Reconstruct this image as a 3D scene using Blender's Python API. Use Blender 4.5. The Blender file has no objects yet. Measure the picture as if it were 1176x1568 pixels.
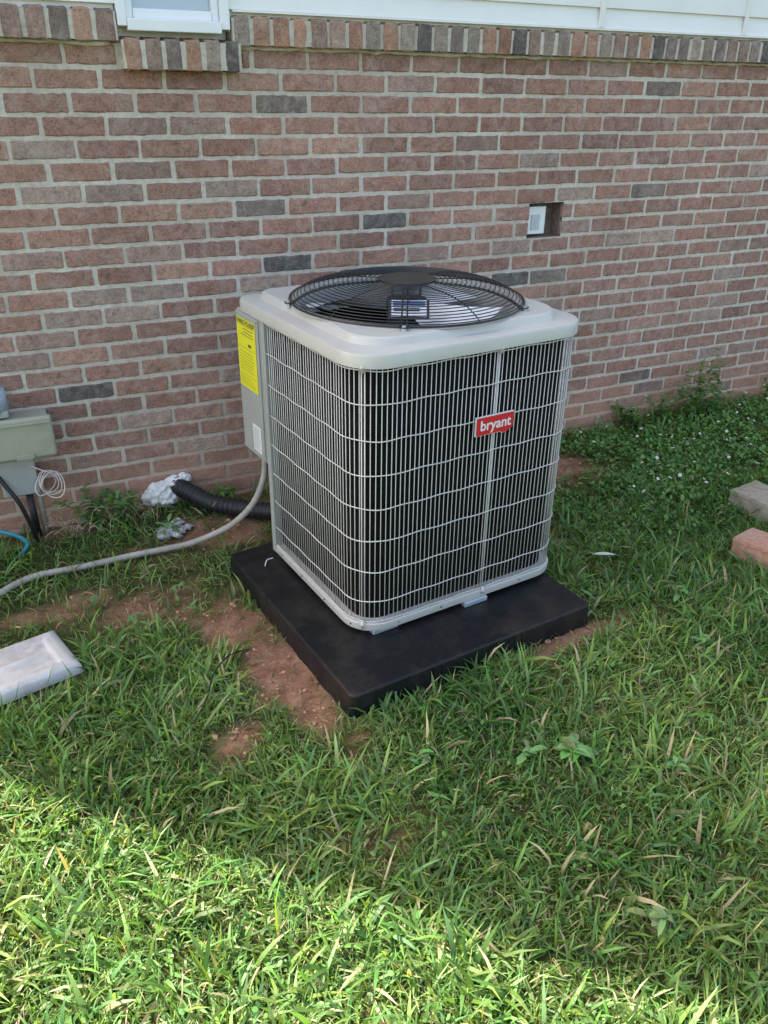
import bpy, bmesh, math, random
import numpy as np
from mathutils import Vector, Matrix, noise
random.seed(7); rng=np.random.default_rng(11)
D=bpy.data; SC=bpy.context.scene
# ------------------------------------------------------------------ helpers
def link(o,parent=None):
    SC.collection.objects.link(o)
    if parent is not None: o.parent=parent
    return o
def empty(name):
    e=D.objects.new(name,None); e.empty_display_size=.1; return link(e)
def mesh_obj(name,verts,faces,mat=None,parent=None,smooth=False,cols=None):
    me=D.meshes.new(name)
    me.from_pydata([tuple(map(float,v)) for v in verts],[],[tuple(int(i) for i in f) for f in faces]); me.update()
    if cols is not None:
        a=me.color_attributes.new('Col','FLOAT_COLOR','POINT')
        c=np.ones((len(verts),4),np.float32); c[:,:3]=np.asarray(cols)
        a.data.foreach_set('color',c.ravel())
    if mat: me.materials.append(mat)
    if smooth: me.polygons.foreach_set('use_smooth',[True]*len(me.polygons))
    return link(D.objects.new(name,me),parent)
class MB:
    def __init__(s): s.v=[];s.f=[];s.c=[]
    def add(s,v,f,c=None):
        o=len(s.v); s.v.extend([tuple(x) for x in v]); s.f.extend([tuple(i+o for i in q) for q in f])
        if c is not None: s.c.extend([c]*len(v))
    def obj(s,name,mat,parent=None,smooth=False):
        return mesh_obj(name,s.v,s.f,mat,parent,smooth,s.c if s.c else None)
def box_vf(x0,x1,y0,y1,z0,z1,T=None):
    v=[(x,y,z) for z in (z0,z1) for x,y in ((x0,y0),(x1,y0),(x1,y1),(x0,y1))]
    f=[(3,2,1,0),(4,5,6,7),(0,1,5,4),(1,2,6,5),(2,3,7,6),(3,0,4,7)]
    if T: v=[T(*p) for p in v]
    return v,f
def bevel_obj(o,w=.004,seg=2):
    m=o.modifiers.new('b','BEVEL'); m.width=w; m.segments=seg; m.limit_method='ANGLE'; return o
def box(name,b,mat,parent=None,T=None,bev=0,seg=2):
    v,f=box_vf(*b,T=T); o=mesh_obj(name,v,f,mat,parent)
    bm=bmesh.new(); bm.from_mesh(o.data); bmesh.ops.recalc_face_normals(bm,faces=bm.faces); bm.to_mesh(o.data); bm.free()
    if bev: bevel_obj(o,bev,seg)
    return o
def tube_vf(pts,r,n=8,closed=False,caps=True):
    P=np.array(pts,float); m=len(P); R=np.broadcast_to(np.asarray(r,float),(m,))
    if closed: T=np.roll(P,-1,0)-np.roll(P,1,0)
    else: T=np.gradient(P,axis=0)
    T/=np.linalg.norm(T,axis=1)[:,None]+1e-12
    up=np.array([0,0,1.]) if abs(T[0][2])<.9 else np.array([1.,0,0])
    a=np.cross(T[0],up); a/=np.linalg.norm(a); V=[];
    for i in range(m):
        a=a-T[i]*(a@T[i]); a/=np.linalg.norm(a); b=np.cross(T[i],a)
        for k in range(n):
            t=2*math.pi*k/n; V.append(P[i]+R[i]*(math.cos(t)*a+math.sin(t)*b))
    F=[]
    for i in range(m if closed else m-1):
        j=(i+1)%m
        for k in range(n):
            l=(k+1)%n; F.append((i*n+k,i*n+l,j*n+l,j*n+k))
    if caps and not closed: F.append(tuple(range(n))[::-1]); F.append(tuple((m-1)*n+k for k in range(n)))
    return V,F
def spline(ctrl,n=12):
    C=[Vector(c) for c in ctrl]; C=[C[0]*2-C[1]]+C+[C[-1]*2-C[-2]]; out=[]
    for i in range(1,len(C)-2):
        for k in range(n):
            t=k/n; p0,p1,p2,p3=C[i-1],C[i],C[i+1],C[i+2]
            out.append(.5*((2*p1)+(p2-p0)*t+(2*p0-5*p1+4*p2-p3)*t*t+(3*p1-p0-3*p2+p3)*t**3))
    out.append(C[-2]); return [tuple(p) for p in out]
# ------------------------------------------------------------------ materials
def newmat(name):
    m=D.materials.new(name); m.use_nodes=True; nt=m.node_tree; b=nt.nodes['Principled BSDF']; return m,nt,b
def N(nt,t,**k):
    n=nt.nodes.new(t)
    for a,v in k.items():
        if a in n.inputs: n.inputs[a].default_value=v
        else: setattr(n,a,v)
    return n
def noise_n(nt,scale,detail=6,rough=.6,dist=0,coord='Object'):
    tc=N(nt,'ShaderNodeTexCoord'); n=N(nt,'ShaderNodeTexNoise'); n.inputs['Scale'].default_value=scale
    n.inputs['Detail'].default_value=detail; n.inputs['Roughness'].default_value=rough; n.inputs['Distortion'].default_value=dist
    nt.links.new(tc.outputs[coord],n.inputs['Vector']); return n
def ramp(nt,src,stops):
    r=N(nt,'ShaderNodeValToRGB'); e=r.color_ramp.elements
    while len(e)<len(stops): e.new(.5)
    for i,(p,c) in enumerate(stops): e[i].position=p; e[i].color=(*c,1) if len(c)==3 else c
    nt.links.new(src,r.inputs[0]); return r
def mix(nt,a,b,f,mode='MIX'):
    m=N(nt,'ShaderNodeMix',data_type='RGBA',blend_type=mode)
    for i,x in ((0,f),(6,a),(7,b)):
        if isinstance(x,bpy.types.NodeSocket): nt.links.new(x,m.inputs[i])
        else: m.inputs[i].default_value=x if i==0 else (*x,1)
    return m.outputs[2]
def bump(nt,b,h,strength=.5,dist=.01):
    n=N(nt,'ShaderNodeBump'); n.inputs['Strength'].default_value=strength; n.inputs['Distance'].default_value=dist
    nt.links.new(h,n.inputs['Height']); nt.links.new(n.outputs[0],b.inputs['Normal']); return n
def simple(name,col,rough=.5,metal=0,var=.12,scale=30,bmp=0,spec=.5,dirt=None,dirtamt=.5):
    m,nt,b=newmat(name); n=noise_n(nt,scale)
    c=ramp(nt,n.outputs[0],[(.3,tuple(x*(1-var) for x in col)),(.7,tuple(min(1,x*(1+var)) for x in col))]).outputs[0]
    if dirt:
        n2=noise_n(nt,7,8,.7); r=ramp(nt,n2.outputs[0],[(.48,(0,0,0)),(.72,(dirtamt,)*3)])
        c=mix(nt,c,dirt,r.outputs[0])
    nt.links.new(c,b.inputs['Base Color']); b.inputs['Roughness'].default_value=rough; b.inputs['Metallic'].default_value=metal
    b.inputs['Specular IOR Level'].default_value=spec
    if bmp: bump(nt,b,n.outputs[0],bmp,.003)
    return m
def stain(nt,c,col,zhi,amt):
    tc=N(nt,'ShaderNodeTexCoord'); sp=N(nt,'ShaderNodeSeparateXYZ'); nt.links.new(tc.outputs['Object'],sp.inputs[0])
    n=noise_n(nt,5,6,.7); mr=N(nt,'ShaderNodeMapRange'); mr.inputs[1].default_value=zhi; mr.inputs[2].default_value=0.0; nt.links.new(sp.outputs[2],mr.inputs[0])
    mu=N(nt,'ShaderNodeMath',operation='MULTIPLY'); nt.links.new(mr.outputs[0],mu.inputs[0]); nt.links.new(n.outputs[0],mu.inputs[1])
    m2=N(nt,'ShaderNodeMath',operation='MULTIPLY',use_clamp=True); nt.links.new(mu.outputs[0],m2.inputs[0]); m2.inputs[1].default_value=amt
    return mix(nt,c,col,m2.outputs[0])
def brick_mat():
    m,nt,b=newmat('brick_clay')
    at=N(nt,'ShaderNodeAttribute'); at.attribute_name='Col'
    n1=noise_n(nt,30,9,.8); n2=noise_n(nt,140,5,.75); n3=noise_n(nt,13,10,.85,.8); n4=noise_n(nt,1.1,4,.5)
    v=ramp(nt,n1.outputs[0],[(.28,(.50,.48,.48)),(.5,(1,1,1)),(.72,(1.38,1.32,1.25))]).outputs[0]
    c=mix(nt,at.outputs['Color'],v,1.0,'MULTIPLY')
    sp=ramp(nt,n2.outputs[0],[(.32,(.38,.38,.38)),(.48,(1,1,1)),(.72,(1.35,1.35,1.35))]).outputs[0]
    c=mix(nt,c,sp,.85,'MULTIPLY')
    s=ramp(nt,n3.outputs[0],[(.49,(0,0,0)),(.62,(.34,.34,.34)),(.78,(.75,.75,.75))]).outputs[0]
    c=mix(nt,c,(.60,.53,.46),s)
    g=ramp(nt,n4.outputs[0],[(.35,(.86,.86,.86)),(.65,(1.1,1.1,1.1))]).outputs[0]
    c=mix(nt,c,g,1.0,'MULTIPLY'); c=stain(nt,c,(.56,.30,.19),.34,1.3)
    nt.links.new(c,b.inputs['Base Color']); b.inputs['Roughness'].default_value=.85; b.inputs['Specular IOR Level'].default_value=.3
    mx=N(nt,'ShaderNodeMath',operation='ADD'); nt.links.new(n1.outputs[0],mx.inputs[0]); nt.links.new(n2.outputs[0],mx.inputs[1])
    bump(nt,b,mx.outputs[0],1.0,.005); return m
def mortar_mat():
    m,nt,b=newmat('mortar'); n=noise_n(nt,60,8,.75); n2=noise_n(nt,3,5,.6)
    c=ramp(nt,n.outputs[0],[(.25,(.50,.44,.37)),(.6,(.74,.68,.59))]).outputs[0]
    g=ramp(nt,n2.outputs[0],[(.35,(.78,.76,.73)),(.65,(1,1,1))]).outputs[0]
    c=mix(nt,c,g,1.0,'MULTIPLY'); c=stain(nt,c,(.58,.35,.23),.32,1.5)
    nt.links.new(c,b.inputs['Base Color']); b.inputs['Roughness'].default_value=.95; bump(nt,b,n.outputs[0],1,.006); return m
M_brick=brick_mat(); M_mortar=mortar_mat()
M_vinyl=simple('white_vinyl',(.80,.79,.76),.45,0,.03,8)
M_win=simple('window_vinyl',(.82,.83,.84),.35,0,.02,8)
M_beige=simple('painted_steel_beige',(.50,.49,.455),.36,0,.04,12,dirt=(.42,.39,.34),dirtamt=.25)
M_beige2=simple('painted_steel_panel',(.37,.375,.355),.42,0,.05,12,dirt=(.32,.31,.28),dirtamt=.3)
M_wire=simple('coated_wire_grey',(.62,.60,.56),.4,0,.06,40)
M_black=simple('black_coated_wire',(.010,.011,.014),.28,0,.2,40,spec=.6)
M_fan=simple('fan_blade_metal',(.80,.81,.82),.35,0,.08,20)
M_plate=simple('motor_plate',(.03,.028,.026),.5,0,.3,40)
M_pad=simple('black_plastic_pad',(.007,.008,.010),.46,0,.3,70,bmp=.5,spec=.35,dirt=(.13,.09,.065),dirtamt=.22)
M_yellow=simple('yellow_label',(.78,.72,.02),.55,0,.02,8)
M_white=simple('white_paper',(.74,.74,.74),.5,0,.03,8)
M_ink=simple('label_ink',(.03,.04,.06),.6)
M_red=simple('red_badge',(.60,.02,.025),.35,0,.03,8)
M_tan=simple('tan_plastic_box',(.36,.36,.27),.55,0,.08,20,dirt=(.28,.26,.18),dirtamt=.6)
M_conduit=simple('grey_flexible_conduit',(.40,.375,.33),.6,0,.12,30,bmp=.3,dirt=(.28,.21,.15),dirtamt=.6)
M_rubber=simple('black_insulation_foam',(.015,.015,.017),.5,0,.3,50,bmp=.3)
M_foam=simple('white_expanding_foam',(.80,.78,.74),.8,0,.08,30,bmp=.5,dirt=(.55,.48,.38),dirtamt=.3)
M_cover=simple('dirty_white_plastic',(.52,.51,.50),.5,0,.08,20,bmp=.15,dirt=(.28,.20,.14),dirtamt=.9)
M_zinc=simple('galvanised_foot',(.45,.52,.58),.35,.5,.1,40)
M_teal=simple('teal_hose',(.03,.22,.28),.5)
M_wirew=simple('pale_wire',(.70,.60,.56),.5)
M_paver=simple('mossy_concrete',(.34,.29,.23),.95,0,.25,40,bmp=.8,dirt=(.16,.17,.08),dirtamt=.9)
M_redbrick=simple('loose_red_brick',(.48,.25,.17),.9,0,.25,50,bmp=.8,dirt=(.36,.30,.25),dirtamt=.8)
M_roof=simple('asphalt_shingles',(.08,.075,.07),.95,0,.3,30,bmp=.5)
def glass_mat():
    m,nt,b=newmat('window_glass'); b.inputs['Base Color'].default_value=(.38,.47,.55,1); b.inputs['Roughness'].default_value=.06
    b.inputs['Specular IOR Level'].default_value=.9; return m
M_glass=glass_mat()
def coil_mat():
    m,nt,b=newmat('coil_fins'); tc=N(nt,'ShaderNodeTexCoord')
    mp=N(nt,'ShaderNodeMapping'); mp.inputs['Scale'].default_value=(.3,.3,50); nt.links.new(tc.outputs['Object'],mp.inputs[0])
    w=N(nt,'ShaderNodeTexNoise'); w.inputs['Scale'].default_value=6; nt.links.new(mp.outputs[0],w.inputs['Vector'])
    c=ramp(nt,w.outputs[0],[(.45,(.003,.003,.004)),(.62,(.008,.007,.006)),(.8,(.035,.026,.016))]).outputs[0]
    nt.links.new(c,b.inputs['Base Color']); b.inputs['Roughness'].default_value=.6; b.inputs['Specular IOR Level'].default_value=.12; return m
M_coil=coil_mat()
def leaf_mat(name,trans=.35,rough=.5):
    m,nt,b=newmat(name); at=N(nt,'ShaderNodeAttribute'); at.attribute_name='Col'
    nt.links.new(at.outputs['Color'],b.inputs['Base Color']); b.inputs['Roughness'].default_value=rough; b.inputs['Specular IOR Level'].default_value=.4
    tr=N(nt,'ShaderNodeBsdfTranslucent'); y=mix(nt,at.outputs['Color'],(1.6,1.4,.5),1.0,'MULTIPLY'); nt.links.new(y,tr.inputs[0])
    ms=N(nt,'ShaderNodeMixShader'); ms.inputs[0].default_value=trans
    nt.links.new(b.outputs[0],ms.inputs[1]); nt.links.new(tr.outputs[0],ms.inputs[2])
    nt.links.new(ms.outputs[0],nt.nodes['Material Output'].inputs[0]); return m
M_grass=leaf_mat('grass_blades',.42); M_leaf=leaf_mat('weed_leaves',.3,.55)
# ------------------------------------------------------------------ frames
al=-.1119; ds=3.0472
nx,ny=-math.sin(al),math.cos(al); tx,ty=math.cos(al),math.sin(al)
def W(s,off,z): return (nx*(ds-off)+tx*s, ny*(ds-off)+ty*s, z)
# ------------------------------------------------------------------ ground
def gh(x,y):
    x=np.asarray(x,float); y=np.asarray(y,float)
    h=.012*np.sin(1.9*x+.7)*np.cos(2.3*y)+.006*np.sin(5.1*x+3.1*y)+.004*np.sin(11*x-7*y+1)+.003*np.sin(17*x+13*y)
    d=np.maximum(np.abs(x-1.27)-.46,np.abs(y-1.93)-.46); k=np.clip(d/.25,0,1)
    return h*k-.006
def vnoise(x,y,s,seed=0):
    x=np.asarray(x)*s+seed*13.7; y=np.asarray(y)*s+seed*7.3
    xi=np.floor(x).astype(int); yi=np.floor(y).astype(int); fx=x-xi; fy=y-yi
    fx=fx*fx*(3-2*fx); fy=fy*fy*(3-2*fy)
    def h(a,b):
        q=np.sin(a*127.1+b*311.7+seed*74.7)*43758.5453; return q-np.floor(q)
    return (h(xi,yi)*(1-fx)+h(xi+1,yi)*fx)*(1-fy)+(h(xi,yi+1)*(1-fx)+h(xi+1,yi+1)*fx)*fy
def fbm(x,y,s,seed=0): return (vnoise(x,y,s,seed)+.5*vnoise(x,y,s*2.1,seed+1)+.25*vnoise(x,y,s*4.3,seed+2))/1.75
def bare(x,y):
    x=np.asarray(x,float); y=np.asarray(y,float)
    def el(cx,cy,rx,ry,a=0):
        c,s=math.cos(a),math.sin(a); dx=x-cx; dy=y-cy
        return np.exp(-(((dx*c+dy*s)/rx)**2+((-dx*s+dy*c)/ry)**2)**1.5)
    b=np.maximum.reduce([el(.755,1.78,.11,.33,.10), el(.70,2.06,.15,.18)*.8, el(.52,2.27,.26,.16)*.52, el(.30,2.40,.22,.10)*.42, el(1.64,1.455,.22,.045)*.95,
        el(.95,2.66,.35,.16)*.58, el(2.45,2.45,.22,.18)*.9, el(2.6,2.97,.6,.05)*.7, el(.35,2.98,.6,.05)*.6, el(2.05,2.1,.12,.35)*.42,
        el(1.85,.72,.22,.09)*.6, el(.60,1.62,.2,.08,.5)*.4])
    return np.clip(b*1.2+(fbm(x,y,12,3)-.5)*1.5*(b>.04)*np.clip(1.4-b,.3,1)+ (fbm(x,y,3.2,5)>.70)*.25,0,1)
def axis(lo,hi,st,far):
    mid=np.arange(lo,hi+1e-6,st); k=st*1.25**np.arange(1,60); k=np.cumsum(k); k=k[k<far]
    return np.concatenate([(lo-k)[::-1],mid,hi+k])
X=axis(-1.2,5.2,.020,260); Y=axis(.0,3.3,.020,260); GX,GY=np.meshgrid(X,Y)
B=bare(GX,GY); GZ=gh(GX,GY)+B*(fbm(GX,GY,28,9)-.5)*.030
fade=np.clip(1-np.maximum(np.abs(GX-1.5)-5,0)/10,0,1)*np.clip(1-np.maximum(np.abs(GY-1.5)-5,0)/10,0,1); GZ=GZ*fade
V=np.stack([GX,GY,GZ],-1).reshape(-1,3); ny_,nx_=GX.shape
idx=np.arange(nx_*ny_).reshape(ny_,nx_)
F=np.stack([idx[:-1,:-1],idx[:-1,1:],idx[1:,1:],idx[1:,:-1]],-1).reshape(-1,4)
m,nt,b=newmat('soil_and_turf'); at=N(nt,'ShaderNodeAttribute'); at.attribute_name='Col'
n1=noise_n(nt,18,10,.75); n2=noise_n(nt,120,6,.7); n3=noise_n(nt,1.3,6,.6); n5=noise_n(nt,70,8,.8)
soil=ramp(nt,n1.outputs[0],[(.25,(.19,.09,.055)),(.5,(.42,.225,.14)),(.75,(.60,.40,.27))]).outputs[0]
soil=mix(nt,soil,ramp(nt,n5.outputs[0],[(.3,(.55,.52,.5)),(.5,(1,1,1)),(.7,(1.3,1.3,1.3))]).outputs[0],.9,'MULTIPLY')
turf=ramp(nt,n2.outputs[0],[(.3,(.030,.034,.012)),(.55,(.075,.085,.03)),(.75,(.20,.16,.08))]).outputs[0]
farc=ramp(nt,n3.outputs[0],[(.3,(.05,.10,.02)),(.7,(.10,.17,.035))]).outputs[0]
turf=mix(nt,turf,farc,.25)
sep=N(nt,'ShaderNodeSeparateColor'); nt.links.new(at.outputs['Color'],sep.inputs[0])
nt.links.new(mix(nt,turf,soil,sep.outputs[0]),b.inputs['Base Color']); b.inputs['Roughness'].default_value=.95; b.inputs['Specular IOR Level'].default_value=.15
ad=N(nt,'ShaderNodeMath',operation='ADD'); nt.links.new(n1.outputs[0],ad.inputs[0]); nt.links.new(n5.outputs[0],ad.inputs[1])
bump(nt,b,ad.outputs[0],1.0,.014)
mesh_obj('ground',V,F,m,None,True,np.repeat(B.reshape(-1,1),3,1))
# ------------------------------------------------------------------ grass
def blades(name,x,y,L,wd,yaw,lean,curl,col,mat,z=None):
    n=len(x); z=gh(x,y) if z is None else z
    dx,dy=np.cos(yaw),np.sin(yaw); ta=yaw+np.pi/2+rng.normal(0,.45,n)
    sx,sy=np.cos(ta),np.sin(ta); sz=rng.normal(0,.35,n)
    V=np.zeros((n,7,3),np.float32); prev=np.stack([x,y,z-.004],-1)
    ang=lean.copy(); w=[.7,1,.75]; seg=L/3
    for k in range(4):
        if k<3:
            hw=wd*w[k]*.5; q=np.stack([sx*hw,sy*hw,sz*hw],-1)
            V[:,2*k,:]=prev-q; V[:,2*k+1,:]=prev+q
            prev=prev+np.stack([dx*np.sin(ang)*seg,dy*np.sin(ang)*seg,np.cos(ang)*seg],-1); ang=ang+curl
            prev[:,2]=np.maximum(prev[:,2],z+.004)
        else: V[:,6,:]=prev
    o=(np.arange(n)*7)[:,None]
    loops=(np.array([0,1,3,2, 2,3,5,4, 4,5,6])[None,:]+o).astype(np.int32).ravel()
    st=(np.array([0,4,8])[None,:]+(np.arange(n)*11)[:,None]).astype(np.int32).ravel()
    me=D.meshes.new(name); me.vertices.add(n*7); me.vertices.foreach_set('co',V.ravel())
    me.loops.add(len(loops)); me.loops.foreach_set('vertex_index',loops)
    me.polygons.add(n*3); me.polygons.foreach_set('loop_start',st)
    me.polygons.foreach_set('use_smooth',np.ones(n*3,bool)); me.update(calc_edges=True)
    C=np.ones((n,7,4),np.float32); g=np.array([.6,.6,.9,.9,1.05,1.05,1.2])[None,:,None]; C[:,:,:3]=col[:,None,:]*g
    a=me.color_attributes.new('Col','FLOAT_COLOR','POINT'); a.data.foreach_set('color',C.ravel())
    me.materials.append(mat); return link(D.objects.new(name,me))
def ok(x,y,thr=True):
    s=x*tx+y*ty; off=ds-(x*nx+y*ny)
    keep=(off>.02)&~((x>.82)&(x<1.73)&(y>1.485)&(y<2.39))
    keep&=~((x>-.06)&(x<.25)&(y>2.0)&(y<2.29))&~((x>2.48)&(x<2.65)&(y>1.34)&(y<1.55))&~((x>2.80)&(x<2.98)&(y>1.59)&(y<1.80))
    if thr: keep&=rng.random(len(x))>bare(x,y)*1.12
    return keep
def grass_col(x,y,n,dry=.07):
    f=np.clip(fbm(x,y,2.0,21)*1.6-.3,0,1)[:,None]; g1=np.array([.085,.200,.040]); g2=np.array([.205,.345,.085])
    c=g1*(1-f)+g2*f; c=c*rng.uniform(.6,1.4,n)[:,None]; c[:,0]*=rng.uniform(.8,1.35,n); c[:,2]*=rng.uniform(.7,1.7,n)
    st=rng.random(n)<dry; c[st]=np.array([.48,.41,.25])*rng.uniform(.6,1.2,st.sum())[:,None]
    return c
def tufts(name,spec,Lmean,Lmax,wlo,whi,leanm,per,spread,yawsp):
    xs,ys,cc,c0=[],[],[],0
    for (n,x0,x1,y0,y1) in spec:
        k=n//per; px=rng.uniform(x0,x1,k); py=rng.uniform(y0,y1,k); i=rng.integers(0,k,n)
        xs.append(px[i]+rng.normal(0,spread,n)); ys.append(py[i]+rng.normal(0,spread,n)); cc.append(i+c0); c0+=k
    x=np.concatenate(xs); y=np.concatenate(ys); ci=np.concatenate(cc); k=ok(x,y); x,y,ci=x[k],y[k],ci[k]; n=len(x)
    hz=(.55+.9*fbm(x,y,3.1,40))*(1-.45*np.clip(bare(x,y)*2,0,1)); cy_=rng.uniform(0,2*np.pi,c0)[ci]; tint=rng.uniform(.8,1.2,c0)[ci]
    L=np.clip(rng.gamma(7,Lmean/7,n)*hz,.016,Lmax); L*=1+.3*np.exp(-((ds-(x*nx+y*ny))/.25)**2)
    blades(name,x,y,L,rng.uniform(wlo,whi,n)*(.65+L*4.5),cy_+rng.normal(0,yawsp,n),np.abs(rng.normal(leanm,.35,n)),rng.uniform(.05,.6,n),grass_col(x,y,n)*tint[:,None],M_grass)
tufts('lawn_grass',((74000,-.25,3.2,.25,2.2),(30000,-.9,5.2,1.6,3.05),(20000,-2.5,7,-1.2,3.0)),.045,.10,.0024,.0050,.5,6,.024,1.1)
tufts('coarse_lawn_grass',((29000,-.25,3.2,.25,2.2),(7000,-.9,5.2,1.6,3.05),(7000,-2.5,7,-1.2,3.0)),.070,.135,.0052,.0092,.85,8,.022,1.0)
x=rng.uniform(-.6,4.5,30000); y=rng.uniform(.1,3.05,30000); k=ok(x,y,thr=False)&(rng.random(30000)>.7*bare(x,y)); x,y=x[k],y[k]; n=len(x)
c=np.array([.40,.33,.20])*rng.uniform(.35,1.3,n)[:,None]; g=rng.random(n)<.55; c[g]=np.array([.10,.18,.04])*rng.uniform(.6,1.3,g.sum())[:,None]
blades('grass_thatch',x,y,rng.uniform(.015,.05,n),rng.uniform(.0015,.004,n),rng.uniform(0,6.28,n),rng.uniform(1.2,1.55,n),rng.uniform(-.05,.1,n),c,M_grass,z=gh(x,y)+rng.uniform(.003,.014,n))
# ------------------------------------------------------------------ clover / low weeds
def leaflets(name,x,y,z,r,col,mat,tilt=.45,asp=1.0,parent=None):
    n=len(x); K=6; V=np.zeros((n,K,3)); yaw=rng.uniform(0,6.28,n); tl=rng.normal(0,tilt,n); tr=rng.normal(0,tilt,n)
    for k in range(K):
        t=2*np.pi*k/K; u=np.cos(t)*r; v=np.sin(t)*r*asp
        V[:,k,0]=x+np.cos(yaw)*u-np.sin(yaw)*v; V[:,k,1]=y+np.sin(yaw)*u+np.cos(yaw)*v; V[:,k,2]=z+u*np.sin(tl)+v*np.sin(tr)
    F=np.arange(n*K).reshape(n,K); C=np.repeat(col,K,0)
    return mesh_obj(name,V.reshape(-1,3),F,mat,parent,False,C)
NA,NB=38000,16000
x=np.concatenate([rng.uniform(1.8,5.2,NA),rng.uniform(-.5,3.5,NB)]); y=np.concatenate([rng.uniform(1.7,3.0,NA),rng.uniform(.2,3.0,NB)])
isA=np.arange(len(x))<NA
d=fbm(x,y,2.6,60); wgt=np.clip((x-1.7)/.5,0,1)*np.clip((y-1.55)/.6,.1,1)
p=np.where(isA,np.clip((d-.22)*3.5,0,1)*wgt,np.clip((d-.46)*6,0,.8)*.6)
k=ok(x,y)&(rng.random(len(x))<p); x,y,isA=x[k],y[k],isA[k]; n=len(x)
f=fbm(x,y,5,70); z=gh(x,y)+rng.uniform(.012,.060,n)*(.6+.8*f)*np.where(isA,1,.75)
c=np.array([.10,.23,.055])*rng.uniform(.55,1.5,n)[:,None]; c[:,0]*=rng.uniform(.8,1.5,n)
leaflets('clover_patch',x,y,z,rng.uniform(.005,.012,n)*np.where(isA,1,.62),c,M_leaf,.55,.7)
x=rng.uniform(2.2,4.8,190); y=rng.uniform(1.9,2.95,190); k=ok(x,y); x,y=x[k],y[k]; n=len(x)
leaflets('clover_flowers',x,y,gh(x,y)+rng.uniform(.065,.09,n),rng.uniform(.005,.009,n),np.full((n,3),.75),M_leaf)
# soil clods
mb=MB(); cnt=0
while cnt<340:
    a,b_=random.uniform(.3,1.0),random.uniform(1.45,2.8)
    if random.random()<.25: a,b_=random.uniform(1.3,2.7),random.uniform(1.38,2.8)
    if not bool(ok(np.array([a]),np.array([b_]),thr=False)[0]) or float(bare(a,b_))<.4: continue
    cnt+=1; r=random.uniform(.002,.007)*(1 if random.random()<.93 else 2.0); bm=bmesh.new(); bmesh.ops.create_icosphere(bm,subdivisions=1,radius=r)
    z=float(gh(a,b_)); g=random.uniform(.6,1.2); c=tuple(q*g for q in (.44,.245,.155))
    vs=[(v.co.x*random.uniform(.7,1.3)+a,v.co.y*random.uniform(.7,1.3)+b_,v.co.z*random.uniform(.4,.9)+z+r*.15) for v in bm.verts]
    mb.add(vs,[[v.index for v in f.verts] for f in bm.faces],c); bm.free()
m2,nt,b=newmat('clod_soil'); at=N(nt,'ShaderNodeAttribute'); at.attribute_name='Col'; nt.links.new(at.outputs['Color'],b.inputs['Base Color']); b.inputs['Roughness'].default_value=1
mb.obj('soil_clods',m2)
# ------------------------------------------------------------------ weeds
def leaf_blade(mb,base,yaw,L,w,lift,col,droop=1.0):
    m=7; vs=[];fs=[]
    for i in range(m):
        t=i/(m-1); ww=w*math.sin(math.pi*min(1,t*.93+.07))**.8*.5; rr=L*t
        zz=base[2]+math.sin(lift)*L*t-droop*L*t*t*.45
        cx=base[0]+math.cos(yaw)*rr*math.cos(lift); cy=base[1]+math.sin(yaw)*rr*math.cos(lift)
        sx,sy=-math.sin(yaw),math.cos(yaw)
        vs+=[(cx-sx*ww,cy-sy*ww,zz+ww*.35),(cx,cy,zz),(cx+sx*ww,cy+sy*ww,zz+ww*.35)]
    for i in range(m-1):
        for q in (0,1): a=i*3+q; fs.append((a,a+1,a+4,a+3))
    mb.add(vs,fs,col)
def rosette(name,cx,cy,n,L,w):
    mb=MB()
    for i in range(n):
        c=tuple(q*random.uniform(.75,1.3) for q in (.16,.30,.11))
        leaf_blade(mb,(cx+random.uniform(-.02,.02),cy+random.uniform(-.02,.02),float(gh(cx,cy))+random.uniform(.02,.05)),i*2.4+random.uniform(-.3,.3),L*random.uniform(.6,1.1),w*random.uniform(.7,1.1),random.uniform(.2,.8),c)
    return mb.obj(name,M_leaf,None,True)
for i,(a,b_,nn,L,w) in enumerate([(1.25,1.06,15,.070,.028),(1.14,1.13,6,.055,.020),(.72,2.74,9,.06,.02),(2.25,2.55,8,.07,.03),(1.05,.62,7,.045,.018),(1.9,1.2,7,.05,.02),(2.05,1.42,6,.05,.022),(1.45,.9,6,.045,.018),(.9,1.25,6,.045,.016),(.45,2.2,8,.04,.014),(.62,2.32,7,.04,.014),(.35,2.38,7,.045,.014)]): rosette('broadleaf_weed',a,b_,nn,L,w)
def tall_weed(cx,cy,h,nst=4):
    mb=MB()
    for s in range(nst):
        a=random.uniform(0,6.28); ln=random.uniform(.03,.12); hh=h*random.uniform(.6,1)
        P=spline([(cx,cy,0),(cx+math.cos(a)*ln*.3,cy+math.sin(a)*ln*.3,hh*.5),(cx+math.cos(a)*ln,cy+math.sin(a)*ln,hh)],6)
        v,f=tube_vf(P,np.linspace(.0022,.0009,len(P)),5); mb.add(v,f,(.20,.27,.09))
        for p in P[2:]:
            for q in range(2): leaf_blade(mb,p,random.uniform(0,6.28),random.uniform(.03,.07)*(1.2-p[2]/h*.6),random.uniform(.010,.022),random.uniform(.1,.9),tuple(c*random.uniform(.7,1.3) for c in (.13,.25,.07)))
        if hh>.25:
            for q in range(14): leaf_blade(mb,(P[-1][0],P[-1][1],hh-.05+q*.005),random.uniform(0,6.28),.012,.004,1.0,(.34,.32,.16))
    return mb.obj('wall_weed',M_leaf,None,True)
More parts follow.
